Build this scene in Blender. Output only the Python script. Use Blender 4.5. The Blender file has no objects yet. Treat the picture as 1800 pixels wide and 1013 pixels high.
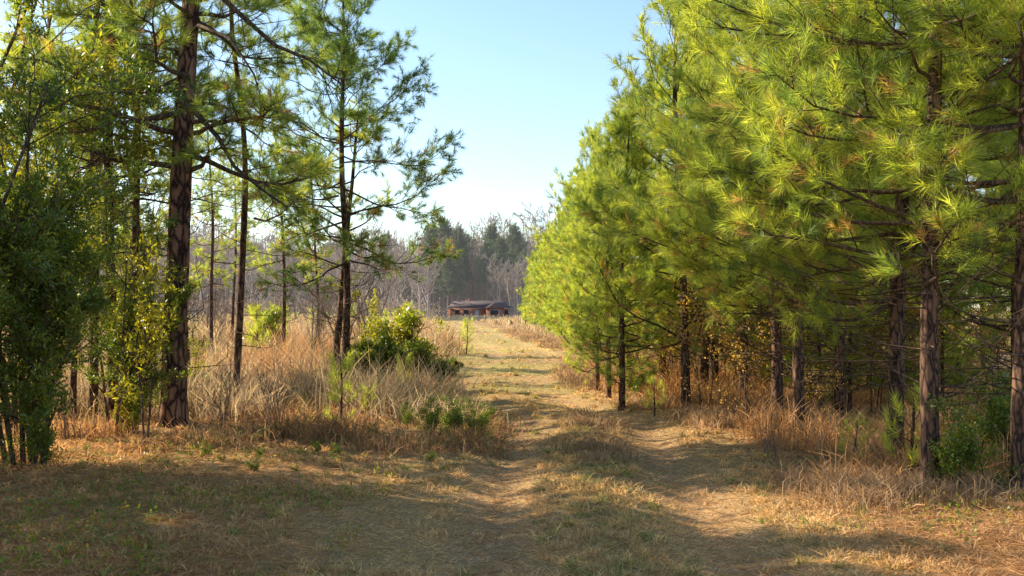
import bpy, math, time
import numpy as np
from mathutils import Vector
T0=time.time()
rng=np.random.default_rng(11)
scene=bpy.context.scene
COL=scene.collection
PI=math.pi
F=2000.0; HOR=540.0; EYE=1.66

def nrm(a):
    return a/np.maximum(np.linalg.norm(a,axis=-1,keepdims=True),1e-9)
# ------------------------------------------------------------------ noise
def _h(i,j,s):
    v=np.sin(i*127.1+j*311.7+s*74.7)*43758.5453
    return v-np.floor(v)
def vn(x,y,sc,s=0):
    x=np.asarray(x,float)/sc; y=np.asarray(y,float)/sc
    i=np.floor(x); j=np.floor(y); fx=x-i; fy=y-j
    fx=fx*fx*(3-2*fx); fy=fy*fy*(3-2*fy)
    return (_h(i,j,s)*(1-fx)+_h(i+1,j,s)*fx)*(1-fy)+(_h(i,j+1,s)*(1-fx)+_h(i+1,j+1,s)*fx)*fy
def sm(a,b,x):
    t=np.clip((np.asarray(x,float)-a)/(b-a),0,1); return t*t*(3-2*t)
RY=[-40,0,7,11,16,19,22.5,27,32,40,53,71,110,160,2000]
RX=[.7,.68,.68,.75,.95,.35,-.35,-.35,.0,.4,-.7,-2.0,-5.,-9.,-9.]
def road(y): return np.interp(y,RY,RX)
def hgt(x,y):
    x=np.asarray(x,float); y=np.asarray(y,float)
    c=road(y); near=1-sm(17,24,y)
    d=x-c
    h=0.08*(vn(x,y,9,1)-.5)*sm(8,30,np.abs(x)+y*0.3)+0.05*(vn(x,y,2.3,2)-.5)+0.035*(vn(x,y,.6,3)-.5)+.018*(vn(x,y,.2,4)-.5)
    w=.32
    rut=np.exp(-((d+.86)/w)**2)+np.exp(-((d-.86)/w)**2)
    h=h-rut*(.03+.06*near)
    h=h+np.exp(-((d)/.42)**2)*.05*near
    h=h+.09*sm(1.5,3.6,-d)*sm(4,9,y)*(1-sm(24,40,y))+.04*sm(1.6,3.2,d)*(1-sm(24,60,y))
    h=h+.08*np.exp(-((y-16.5)/1.3)**2)*np.exp(-(d/2.5)**2)
    h=h-1.1*sm(90,260,y)
    return h
def H1(x,y): return float(hgt(np.array([x]),np.array([y]))[0])
def at(px,Y): return (px-900)/F*Y

# ------------------------------------------------------------------ mesh building
def build(name,V,Tt=None,Q=None,col=None,mat=None,parent=None,smooth=False,link=True):
    me=bpy.data.meshes.new(name)
    V=np.asarray(V,np.float32); me.vertices.add(len(V)); me.vertices.foreach_set('co',V.ravel())
    parts=[];nt=0;nq=0
    if Tt is not None and len(Tt): parts.append(np.asarray(Tt,np.int32).ravel()); nt=len(Tt)
    if Q is not None and len(Q): parts.append(np.asarray(Q,np.int32).ravel()); nq=len(Q)
    L=np.concatenate(parts); me.loops.add(len(L)); me.loops.foreach_set('vertex_index',L)
    me.polygons.add(nt+nq)
    st=np.concatenate([np.arange(nt)*3,nt*3+np.arange(nq)*4]).astype(np.int32)
    me.polygons.foreach_set('loop_start',st)
    if smooth: me.polygons.foreach_set('use_smooth',np.ones(nt+nq,bool))
    me.update(calc_edges=True)
    if col is not None:
        a=me.color_attributes.new('Col','FLOAT_COLOR','POINT')
        c=np.ones((len(V),4),np.float32); c[:,:3]=np.clip(col,0,1); a.data.foreach_set('color',c.ravel())
    if mat: me.materials.append(mat)
    o=bpy.data.objects.new(name,me)
    if link: COL.objects.link(o)
    if parent: o.parent=parent
    return o
class MB:
    def __init__(s): s.V=[];s.T=[];s.Q=[];s.C=[];s.n=0
    def add(s,V,T=None,Q=None,C=None):
        V=np.asarray(V,float)
        s.V.append(V)
        if T is not None and len(T): s.T.append(np.asarray(T)+s.n)
        if Q is not None and len(Q): s.Q.append(np.asarray(Q)+s.n)
        if C is not None: s.C.append(C)
        s.n+=len(V)
    def build(s,name,mat,parent=None,smooth=False):
        return build(name,np.concatenate(s.V),np.concatenate(s.T) if s.T else None,np.concatenate(s.Q) if s.Q else None,
            np.concatenate(s.C) if s.C else None,mat,parent,smooth)
def tube(P,r,k=6,jit=0.0,rg=None):
    P=np.asarray(P,float); r=np.asarray(r,float); n=len(P)
    t=nrm(np.gradient(P,axis=0)); m=nrm(P[-1]-P[0])
    ref=np.array([1.,0,0]) if abs(m[0])<.7 else np.array([0,1.,0])
    u=nrm(np.cross(t,ref)); v=np.cross(t,u)
    a=np.arange(k)*2*PI/k
    R=r[:,None]*np.ones((1,k))
    if jit and rg is not None: R=R*(1+jit*rg.uniform(-1,1,(n,k)))
    V=P[:,None,:]+R[:,:,None]*(np.cos(a)[None,:,None]*u[:,None,:]+np.sin(a)[None,:,None]*v[:,None,:])
    i=np.arange(n-1)[:,None]*k; j=np.arange(k)[None,:]; j2=(j+1)%k
    Q=np.stack([i+j,i+j2,i+k+j2,i+k+j],-1).reshape(-1,4)
    return V.reshape(-1,3),Q
def sticks(A,B,ra,rb,k=3):
    A=np.asarray(A);B=np.asarray(B);m=len(A)
    d=nrm(B-A); ref=np.where(np.abs(d[:,2:3])<.8,np.array([[0,0,1.]]),np.array([[1.,0,0]]))
    u=nrm(np.cross(d,ref)); v=np.cross(d,u)
    a=np.arange(k)*2*PI/k
    off=np.cos(a)[None,:,None]*u[:,None,:]+np.sin(a)[None,:,None]*v[:,None,:]
    V=np.concatenate([A[:,None,:]+off*np.asarray(ra).reshape(-1,1,1),B[:,None,:]+off*np.asarray(rb).reshape(-1,1,1)],1)
    b=(np.arange(m)*2*k)[:,None]; j=np.arange(k)[None,:]; j2=(j+1)%k
    Q=np.stack([b+j,b+j2,b+k+j2,b+k+j],-1).reshape(-1,4)
    return V.reshape(-1,3),Q
def perp(D,phi):
    ref=np.where(np.abs(D[...,2:3])<.9,np.array([0,0,1.]),np.array([1.,0,0]))
    u=nrm(np.cross(D,ref)); v=np.cross(D,u)
    return u*np.cos(phi)[...,None]+v*np.sin(phi)[...,None]
def needles(rg,S,D,L,n,nl,nw,col,cv=.25,a0=20,a1=70,droop=.15):
    m=len(S)
    S=S[:,None,:];D=np.repeat(D[:,None,:],n,1)
    t=rg.uniform(.0,1,(m,n))
    o=S+D*(t*L[:,None])[...,None]
    a=np.radians(rg.uniform(a0,a1,(m,n))*(1.05-.5*t)); p=perp(D,rg.uniform(0,2*PI,(m,n)))
    d=D*np.cos(a)[...,None]+p*np.sin(a)[...,None]
    l=nl*rg.uniform(.65,1.1,(m,n))[...,None]
    tip=o+d*l; tip[...,2]-=droop*nl*rg.uniform(0,1,(m,n))
    w=nrm(np.cross(d,rg.normal(size=(m,n,3))))*nw*.5
    V=np.stack([o-w,o+w,tip],2).reshape(-1,3)
    T=np.arange(m*n*3).reshape(-1,3)
    c=col[:,None,:]*rg.uniform(1-cv,1+cv,(m,n,1))
    C=np.repeat(c.reshape(-1,3),3,0)
    return V,T,C
def leaves(rg,A,B,n,ll,lw,col,cv=.3,spread=.06,up=.2):
    m=len(A); t=rg.uniform(0,1,(m,n,1)); dd=nrm(B-A)[:,None,:]
    o=A[:,None,:]*(1-t)+B[:,None,:]*t+rg.normal(size=(m,n,3))*spread
    d=nrm(dd*.6+rg.normal(size=(m,n,3))*.7+np.array([0,0,up]))
    l=ll*rg.uniform(.6,1.2,(m,n,1)); w=nrm(np.cross(d,rg.normal(size=(m,n,3))))*lw*.5*l/ll
    mid=o+d*l*.45
    V=np.stack([o,mid+w,o+d*l,mid-w],2).reshape(-1,3)
    Q=np.arange(m*n*4).reshape(-1,4)
    c=col[:,None,:]*rg.uniform(1-cv,1+cv,(m,n,1))
    return V,Q,np.repeat(c.reshape(-1,3),4,0)
def skel(rg,P,D,L,R,levels,nch,ratio,ang,up=.1,bend=.25,tmin=.25,rr=.55):
    P=np.asarray(P,float);D=nrm(np.asarray(D,float));L=np.asarray(L,float);R=np.asarray(R,float)
    out=[]
    for lv in range(levels):
        m=len(P); pts=[P];dirs=[]; d=D
        for k in range(3):
            dirs.append(d); pts.append(pts[-1]+d*(L/3)[:,None]); d=nrm(d+rg.normal(size=(m,3))*bend+np.array([0,0,up]))
        rs=[R,R*.8,R*.6,R*.35]
        for k in range(3): out.append((lv,pts[k],pts[k+1],rs[k],rs[k+1]))
        if lv==levels-1: break
        nc=nch[lv] if isinstance(nch,(list,tuple)) else nch
        pp=[];pd=[];pl=[];pr=[]
        for c in range(nc):
            t=tmin+(1-tmin)*(c+rg.uniform(0,1,m))/nc; t=np.clip(t,0,.999)*3
            k=t.astype(int); f=t-k
            PT=np.stack(pts,0); DT=np.stack(dirs,0); RT=np.stack(rs,0); idx=np.arange(m)
            a=PT[k,idx];b=PT[k+1,idx]; dl=DT[k,idx]
            pp.append(a*(1-f)[:,None]+b*f[:,None])
            an=np.radians(rg.uniform(ang*.6,ang*1.3,m))
            pd.append(nrm(dl*np.cos(an)[:,None]+perp(dl,rg.uniform(0,2*PI,m))*np.sin(an)[:,None]+np.array([0,0,up])))
            pl.append(L*ratio*(1.15-.45*t/3)*rg.uniform(.7,1.25,m))
            pr.append(RT[k,idx]*rr)
        P=np.concatenate(pp);D=np.concatenate(pd);L=np.concatenate(pl);R=np.concatenate(pr)
    return out
# ------------------------------------------------------------------ materials
def newmat(name):
    m=bpy.data.materials.new(name); m.use_nodes=True; nt=m.node_tree; nt.nodes.clear()
    return m,nt,nt.nodes,nt.links
def foliage_mat(name,trans=.4,tcol=(1.3,1.5,.6),rough=.45,spec=.3,objvar=.25,sat=1.0,haze_glow=None):
    m,nt,N,L=newmat(name)
    out=N.new('ShaderNodeOutputMaterial'); at_=N.new('ShaderNodeAttribute'); at_.attribute_name='Col'
    oi=N.new('ShaderNodeObjectInfo'); mr=N.new('ShaderNodeMapRange'); mr.inputs[3].default_value=1-objvar; mr.inputs[4].default_value=1+objvar
    L.new(oi.outputs['Random'],mr.inputs[0])
    hs=N.new('ShaderNodeHueSaturation'); hs.inputs['Saturation'].default_value=sat
    L.new(mr.outputs[0],hs.inputs['Value']); L.new(at_.outputs['Color'],hs.inputs['Color'])
    p=N.new('ShaderNodeBsdfPrincipled'); p.inputs['Roughness'].default_value=rough; p.inputs['Specular IOR Level'].default_value=spec
    if haze_glow: p.inputs['Emission Color'].default_value=(*haze_glow,1); p.inputs['Emission Strength'].default_value=1
    L.new(hs.outputs[0],p.inputs['Base Color'])
    t=N.new('ShaderNodeBsdfTranslucent'); mx=N.new('ShaderNodeMix'); mx.data_type='RGBA'; mx.blend_type='MULTIPLY'; mx.inputs[0].default_value=1
    L.new(hs.outputs[0],mx.inputs[6]); mx.inputs[7].default_value=(*tcol,1); L.new(mx.outputs[2],t.inputs['Color'])
    ms=N.new('ShaderNodeMixShader'); ms.inputs[0].default_value=trans
    L.new(p.outputs[0],ms.inputs[1]); L.new(t.outputs[0],ms.inputs[2]); L.new(ms.outputs[0],out.inputs[0])
    return m
def bark_mat(name,dark,light,scale=14,zs=.25,bump=.6):
    m,nt,N,L=newmat(name)
    out=N.new('ShaderNodeOutputMaterial'); tc=N.new('ShaderNodeTexCoord'); mp=N.new('ShaderNodeMapping')
    mp.inputs['Scale'].default_value=(1,1,zs); L.new(tc.outputs['Object'],mp.inputs[0])
    no=N.new('ShaderNodeTexNoise'); no.inputs['Scale'].default_value=scale*.8; no.inputs['Detail'].default_value=6; L.new(mp.outputs[0],no.inputs[0])
    vo=N.new('ShaderNodeTexVoronoi'); vo.feature='DISTANCE_TO_EDGE'; vo.inputs['Scale'].default_value=scale
    mv=N.new('ShaderNodeMix'); mv.data_type='RGBA'; mv.inputs[0].default_value=.12; L.new(mp.outputs[0],mv.inputs[6]); L.new(no.outputs['Color'],mv.inputs[7])
    L.new(mv.outputs[2],vo.inputs[0])
    cr=N.new('ShaderNodeValToRGB'); cr.color_ramp.elements[0].position=.02; cr.color_ramp.elements[0].color=(*dark,1)
    cr.color_ramp.elements[1].position=.22; cr.color_ramp.elements[1].color=(*light,1); L.new(vo.outputs['Distance'],cr.inputs[0])
    m2=N.new('ShaderNodeMix'); m2.data_type='RGBA'; m2.blend_type='MULTIPLY'; m2.inputs[0].default_value=.8
    c2=N.new('ShaderNodeValToRGB'); c2.color_ramp.elements[0].position=.3; c2.color_ramp.elements[0].color=(.45,.4,.38,1); c2.color_ramp.elements[1].position=.7; c2.color_ramp.elements[1].color=(1.2,1.15,1.1,1)
    L.new(no.outputs[0],c2.inputs[0]); L.new(cr.outputs[0],m2.inputs[6]); L.new(c2.outputs[0],m2.inputs[7])
    p=N.new('ShaderNodeBsdfPrincipled'); p.inputs['Roughness'].default_value=.9; p.inputs['Specular IOR Level'].default_value=.15
    L.new(m2.outputs[2],p.inputs['Base Color'])
    b=N.new('ShaderNodeBump'); b.inputs['Strength'].default_value=bump; b.inputs['Distance'].default_value=.03
    L.new(cr.outputs[0],b.inputs['Height']); L.new(b.outputs[0],p.inputs['Normal']); L.new(p.outputs[0],out.inputs[0])
    return m
def plain_mat(name,c,rough=.8,var=.3,scale=6,haze_glow=None):
    m,nt,N,L=newmat(name)
    out=N.new('ShaderNodeOutputMaterial'); tc=N.new('ShaderNodeTexCoord')
    no=N.new('ShaderNodeTexNoise'); no.inputs['Scale'].default_value=scale; no.inputs['Detail'].default_value=5; L.new(tc.outputs['Object'],no.inputs[0])
    cr=N.new('ShaderNodeValToRGB'); cr.color_ramp.elements[0].position=.3; cr.color_ramp.elements[1].position=.7
    cr.color_ramp.elements[0].color=(*[v*(1-var) for v in c],1); cr.color_ramp.elements[1].color=(*[min(1,v*(1+var)) for v in c],1)
    L.new(no.outputs[0],cr.inputs[0]); p=N.new('ShaderNodeBsdfPrincipled'); p.inputs['Roughness'].default_value=rough; p.inputs['Specular IOR Level'].default_value=.2
    if haze_glow: p.inputs['Emission Color'].default_value=(*haze_glow,1); p.inputs['Emission Strength'].default_value=1
    L.new(cr.outputs[0],p.inputs['Base Color']); L.new(p.outputs[0],out.inputs[0]); return m
HAZE_GLOW=(.070,.070,.074)  # constant emission given to the far materials, imitating distance haze
M={}
M['needle']=foliage_mat('pine_needles',.54,(1.7,1.65,.7),.4,.4,.13)
M['needle_far']=foliage_mat('far_pine_needles',.2,(1.2,1.2,1),.8,.1,.2,haze_glow=HAZE_GLOW)
M['leaf']=foliage_mat('broad_leaves',.45,(2.0,1.8,.5),.35,.45,.1)
M['grass']=foliage_mat('dry_grass_blades',.42,(1.2,1.08,.8),.7,.15,0)
M['bark']=bark_mat('pine_bark',(.035,.026,.022),(.22,.13,.088),16,.3)
M['bark_big']=bark_mat('old_pine_bark',(.03,.02,.018),(.30,.165,.11),11,.35,.9)
M['twig']=bark_mat('twig_bark',(.06,.045,.035),(.19,.13,.095),20,.3,.2)
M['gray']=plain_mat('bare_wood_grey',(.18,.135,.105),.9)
M['far_wood']=plain_mat('far_bare_wood',(.33,.26,.205),.9,.2,.5,HAZE_GLOW)
M['far_bark']=plain_mat('far_pine_bark',(.23,.165,.135),.9,.2,.5,HAZE_GLOW)
# ground
def ground_mat():
    m,nt,N,L=newmat('grassy_ground')
    out=N.new('ShaderNodeOutputMaterial'); a=N.new('ShaderNodeAttribute'); a.attribute_name='Col'
    tc=N.new('ShaderNodeTexCoord')
    no=N.new('ShaderNodeTexNoise'); no.inputs['Scale'].default_value=30; no.inputs['Detail'].default_value=8; no.inputs['Roughness'].default_value=.7
    L.new(tc.outputs['Object'],no.inputs[0])
    cr=N.new('ShaderNodeValToRGB'); cr.color_ramp.elements[0].position=.3; cr.color_ramp.elements[0].color=(.4,.37,.33,1); cr.color_ramp.elements[1].position=.7; cr.color_ramp.elements[1].color=(1.25,1.2,1.15,1)
    L.new(no.outputs[0],cr.inputs[0])
    mx=N.new('ShaderNodeMix'); mx.data_type='RGBA'; mx.blend_type='MULTIPLY'; mx.inputs[0].default_value=1
    L.new(a.outputs['Color'],mx.inputs[6]); L.new(cr.outputs[0],mx.inputs[7])
    p=N.new('ShaderNodeBsdfPrincipled'); p.inputs['Roughness'].default_value=.95; p.inputs['Specular IOR Level'].default_value=.1
    L.new(mx.outputs[2],p.inputs['Base Color'])
    b=N.new('ShaderNodeBump'); b.inputs['Strength'].default_value=.8; b.inputs['Distance'].default_value=.03
    L.new(no.outputs[0],b.inputs['Height']); L.new(b.outputs[0],p.inputs['Normal']); L.new(p.outputs[0],out.inputs[0]); return m
M['ground']=ground_mat()

# ------------------------------------------------------------------ tagging
def thing(name,label,cat,loc=(0,0,0),rotz=0,group=None,scale=1.0):
    o=bpy.data.objects.new(name,None); COL.objects.link(o); o.empty_display_size=.2
    o.location=loc; o.rotation_euler=(0,0,rotz); o.scale=(scale,)*3
    o['label']=label; o['category']=cat
    if group: o['group']=group
    return o
def dup(src,label,loc,rotz=0,scale=1.0,group=None,cat=None):
    r=src.copy(); COL.objects.link(r); r.location=loc; r.rotation_euler=(0,0,rotz); r.scale=(scale,)*3
    r['label']=label
    if cat: r['category']=cat
    if group: r['group']=group
    elif 'group' in r.keys(): del r['group']
    for ch in CH[src.name]:
        c=ch.copy(); COL.objects.link(c); c.parent=r
    return r
CH={}; USED=set()
def place(src,label,x,y,rotz=0,scale=1.0,group=None,cat=None,dz=-.03):
    loc=(x,y,H1(x,y)+dz)
    if src.name not in USED:
        USED.add(src.name); src.location=loc; src.rotation_euler=(0,0,rotz); src.scale=(scale,)*3; src['label']=label
        if group: src['group']=group
        if cat: src['category']=cat
        return src
    return dup(src,label,loc,rotz,scale,group,cat)

# ------------------------------------------------------------------ terrain
def zone(x,y):
    x=np.asarray(x,float);y=np.asarray(y,float); d=x-road(y)
    straw=np.array([.68,.47,.23]); green=np.array([.54,.50,.16]); litter=np.array([.54,.31,.145]); field=np.array([.50,.36,.20]); red=np.array([.46,.28,.16]); dirt=np.array([.70,.48,.28]); mid=np.array([.46,.34,.155])
    n1=vn(x,y,1.7,11)[...,None]; n2=vn(x,y,.5,12)[...,None]; n3=vn(x,y,5,13)[...,None]
    c=straw*np.ones_like(n1)
    wg=(sm(17,24,y)*.7+.06)[...,None]*sm(.3,.65,n1*.6+n2*.4)
    c=c*(1-wg)+green*wg
    near=1-sm(17,22,y)
    wm=(np.exp(-(d/.40)**2)*(.25+.35*near))[...,None]; c=c*(1-wm)+mid*wm
    wl=(sm(1.3,3.0,-d)*(1-sm(22,32,y)))[...,None]*(.3+.6*n1)
    c=c*(1-wl)+litter*wl
    wr=(sm(1.5,2.4,d))[...,None]*(.45+.4*n1)
    c=c*(1-wr)+red*wr
    wf=(sm(2.2,3.6,-d)*sm(24,34,y))[...,None]
    c=c*(1-wf)+field*wf
    wrut=((np.exp(-((d+.86)/.32)**2)+np.exp(-((d-.86)/.32)**2))*(.25+.4*near))[...,None]
    c=c*(1-wrut)+dirt*wrut
    return c*(.82+.36*n3)
def axis(lo,hi,fine0,fine1,st,gr):
    a=list(np.arange(fine0,fine1,st)); s=st
    while a[-1]<hi: s*=gr; a.append(a[-1]+s)
    s=st; b=[fine0]
    while b[-1]>lo: s*=gr; b.append(b[-1]-s)
    return np.array(b[::-1][:-1]+a)
xs=axis(-1500,1500,-9,9,.09,1.12); ys=axis(-60,2500,3,26,.09,1.045)
XX,YY=np.meshgrid(xs,ys); ZZ=hgt(XX,YY)
V=np.stack([XX,YY,ZZ],-1).reshape(-1,3); nx=len(xs);ny=len(ys)
i=(np.arange(ny-1)[:,None]*nx+np.arange(nx-1)[None,:]).ravel()
Q=np.stack([i,i+1,i+nx+1,i+nx],-1)
g=build('ground',V,None,Q,zone(XX,YY).reshape(-1,3)*.8,M['ground'],None,True)
g['kind']='structure'; g['label']='grassy ground with a two rut track leading into the field'

def tagstuff(o,label,cat):
    o['label']=label;o['category']=cat;o['kind']='stuff'
# ------------------------------------------------------------------ blades
def blades(x,y,L,w,el,col,bend=0,az=None,rg=rng,z0=None):
    n=len(x); az=rg.uniform(0,2*PI,n) if az is None else az
    z=hgt(x,y)-.004 if z0 is None else z0
    o=np.stack([x,y,z],-1)
    d=np.stack([np.cos(az)*np.cos(el),np.sin(az)*np.cos(el),np.sin(el)],-1)
    tip=o+d*L[:,None]
    wv=nrm(np.cross(d,rg.normal(size=(n,3))))*w[:,None]*.5
    if not np.any(bend):
        V=np.stack([o-wv,o+wv,tip],1).reshape(-1,3)
        return V,np.arange(n*3).reshape(-1,3),None,np.repeat(col,3,0)
    mid=o+d*L[:,None]*.55
    tip=mid+nrm(d+np.stack([np.cos(az),np.sin(az),-.2+0*az],-1)*np.asarray(bend).reshape(-1,1))*L[:,None]*.45
    V=np.stack([o-wv*.8,o+wv*.8,mid+wv,mid-wv,tip],1).reshape(-1,3)
    b=np.arange(n)[:,None]*5
    return V,np.concatenate([b+3,b+2,b+4],1),np.concatenate([b,b+1,b+2,b+3],1),np.repeat(col,5,0)
def sampleY(n,dmin=22,dmax=560): return 3200/rng.uniform(dmin,dmax,n)
mb=MB()
n=330000; y=sampleY(n); x=rng.uniform(-1,1,n)*(.5*y+1.2)
c=zone(x,y)*rng.uniform(.6,1.5,(n,1)); gsel=rng.uniform(0,1,n)<.03+.16*sm(.5,.75,vn(x,y,.9,21))
c[gsel]=np.array([.30,.29,.09])*rng.uniform(.6,1.5,(gsel.sum(),1))
L=rng.uniform(.025,.075,n)*(1+y/40); w=.0028+.0006*y; el=np.radians(rng.uniform(0,26,n))
a=blades(x,y,L,w,el,c); mb.add(a[0],a[1],None,a[3])
nt=9500; ty=sampleY(nt,30); tx=rng.uniform(-1,1,nt)*(.5*ty+1.2); d=tx-road(ty)
keep=((np.minimum(abs(d+.86),abs(d-.86))>.36)&((vn(tx,ty,1.1,22)>.38)|(abs(d)<.35)))|(rng.uniform(0,1,nt)<.08); tx=tx[keep];ty=ty[keep];nt=len(tx)
k=22; x=np.repeat(tx,k)+rng.normal(size=nt*k)*.03; y=np.repeat(ty,k)+rng.normal(size=nt*k)*.03; hN=np.repeat(rng.uniform(.4,1.2,nt),k)
c=zone(x,y)*np.repeat(rng.uniform(.75,1.35,(nt,1)),k,0)*rng.uniform(.7,1.3,(nt*k,1))
gg=np.repeat(rng.uniform(0,1,nt)<.13,k); c[gg]=np.array([.30,.31,.10])*rng.uniform(.6,1.5,(gg.sum(),1))
a=blades(x,y,rng.uniform(.04,.10,nt*k)*hN*(1+y/60),.003+.0006*y,np.radians(rng.uniform(10,80,nt*k)),c,bend=.6)
mb.add(a[0],a[1],a[2],a[3])
o=mb.build('dry_grass',M['grass']); tagstuff(o,'short dry tan and green grass covering the track and its verges','grass')
mb=MB(); n=120000; y=sampleY(n,60); x=rng.uniform(-1,1,n)*(.5*y+1.2); d=x-road(y)
pr=.06+.6*sm(1.3,2.4,d)+.6*sm(1.4,3.0,-d)*(.3+.7*vn(x,y,1.5,31))+.15*np.exp(-((d+.86)/.3)**2)+.15*np.exp(-((d-.86)/.3)**2); kk=rng.uniform(0,1,n)<pr
x=x[kk];y=y[kk];n=len(x); c=np.array([.48,.28,.13])*rng.uniform(.5,1.5,(n,1))
a=blades(x,y,rng.uniform(.10,.2,n),.003+.0004*y,np.radians(rng.uniform(-2,14,n)),c,z0=hgt(x,y)+rng.uniform(0,.04,n)); mb.add(a[0],a[1],None,a[3])
o=mb.build('fallen_pine_needles',M['grass']); tagstuff(o,'rusty brown fallen pine needles littering the ground under the trees','pine straw')

def clumps(cx,cy,k,h,base,wf=1.0,spread=.10,el0=62,bend=.35,cvar=.3):
    m=len(cx); x=np.repeat(cx,k)+rng.normal(size=m*k)*spread; y=np.repeat(cy,k)+rng.normal(size=m*k)*spread
    hh=np.repeat(h,k)*rng.uniform(.45,1.1,m*k)
    c=np.repeat(base*rng.uniform(1-cvar,1+cvar,(m,1)),k,0)*rng.uniform(.7,1.35,(m*k,1))
    w=(.004+.00055*y)*wf
    return blades(x,y,hh,w,np.radians(rng.uniform(el0,92,m*k)),c,bend=bend)
mb=MB()
orange=np.array([.52,.29,.14]); tan=np.array([.58,.45,.30]); pink=np.array([.54,.39,.27]); dk=np.array([.26,.17,.11]); gw=np.array([.26,.28,.09])
n=7600; cy=1/rng.uniform(1/130,1/11.5,n); cx=road(cy)-1.5-rng.uniform(0,1,n)**1.2*(.5*cy+2)
dl=road(cy)-cx
den=vn(cx,cy,3,41)*.6+vn(cx,cy,1,42)*.4; kk=(den>.30+.10*np.clip(16.5-cy,0,4)*.9)&(cy>11.6+3*vn(cx,cx*0,1.1,43)+(cx>-2)*1.8)&((cy<30)|(dl>2.4))
cx=cx[kk];cy=cy[kk];n=len(cx); dl=dl[kk]
ht=rng.uniform(.3,1.2,n)*(.45+1.05*vn(cx,cy,1.3,47))*np.clip(.3+.3*dl,.35,1)*np.clip(.22+(cy-12)/8,.22,1.0)
mix=sm(.4,.75,vn(cx,cy,1.8,44))[:,None]; base=orange*mix+tan*(1-mix); base=base*(1-sm(40,90,cy)[:,None])+pink*sm(40,90,cy)[:,None]
q=rng.uniform(0,1,n)<.12+.35*sm(.5,.8,vn(cx,cy,1.1,48)); base[q]=dk; q=rng.uniform(0,1,n)<.07; base[q]=gw
a=clumps(cx,cy,24,ht,base,wf=.75,spread=.26,el0=36,bend=.5); mb.add(*a)
n=6500; cy=1/rng.uniform(1/243,1/40,n); cx=rng.uniform(-.40,.12,n)*cy; kk=(abs(cx-road(cy))>2.6+cy*.01)&(vn(cx,cy,6,45)>.3); cx=cx[kk];cy=cy[kk];n=len(cx)
mix=vn(cx,cy,14,46)[:,None]; base=(orange*.15+pink*.85)*mix+np.array([.52,.44,.24])*(1-mix); q=rng.uniform(0,1,n)<.2; base[q]=dk*1.2
a=clumps(cx,cy,10,rng.uniform(.4,1.1,n)*np.clip(abs(cx-road(cy))/8,.4,1.2),base,1.3,.4); mb.add(*a)
o=mb.build('tall_dry_grass',M['grass']); tagstuff(o,'tall orange and tan dry grass filling the field left of the track','tall grass')
mb=MB(); greyb=np.array([.50,.34,.20])
n=3000; cy=1/rng.uniform(1/75,1/9.5,n); cx=road(cy)+1.65+np.abs(rng.normal(size=n))*1.1; dd=cx-road(cy)
kk=(vn(cx,cy,1.6,51)>.40)&((cy>14)|(dd>2.0)); cx=cx[kk];cy=cy[kk];n=len(cx)
a=clumps(cx,cy,24,rng.uniform(.10,.36,n)*(1+.3*sm(18,26,cy)),greyb*(.65+.4*rng.uniform(0,1,(n,1))),.75,.2,10,.8); mb.add(*a)
n=1500; cy=rng.uniform(10.5,32,n); cx=road(cy)+2.3+rng.uniform(0,1,n)**1.2*cy*.25; kk=(vn(cx,cy,1.5,53)>.38); cx=cx[kk];cy=cy[kk];n=len(cx)
a=clumps(cx,cy,22,rng.uniform(.2,.75,n),np.array([.58,.34,.16])*(.6+.6*rng.uniform(0,1,(n,1))),.8,.2,25,.7); mb.add(*a)
cx=np.concatenate([rng.normal(.95,.16,50),rng.normal(1.15,.25,30)]);cy=np.concatenate([rng.normal(13.1,.6,50),rng.normal(15.8,.5,30)])
a=clumps(cx,cy,22,rng.uniform(.08,.22,80),greyb*.7,.8,.10,15,.5); mb.add(*a)
n=3000; cy=rng.uniform(9.8,24,n); cx=road(cy)-1.2-np.abs(rng.normal(size=n))*2.8; kk=(vn(cx,cy,1.2,52)>.36+.07*np.clip(13.5-cy,0,4))&((cy>13.0)|(cx<-1.1)); cx=cx[kk];cy=cy[kk];n=len(cx)
base=np.array([.50,.29,.15])*(.45+.8*rng.uniform(0,1,(n,1))); q=(rng.uniform(0,1,n)<.16); base[q]=gw
a=clumps(cx,cy,22,rng.uniform(.08,.40,n)*np.clip(.35+(cy-10)/6,.35,1),base,.8,.22,10,.8); mb.add(*a)
o=mb.build('roadside_brush',M['grass']); tagstuff(o,'greyish brown dead weeds along the verges and under the pines','weeds')

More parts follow.
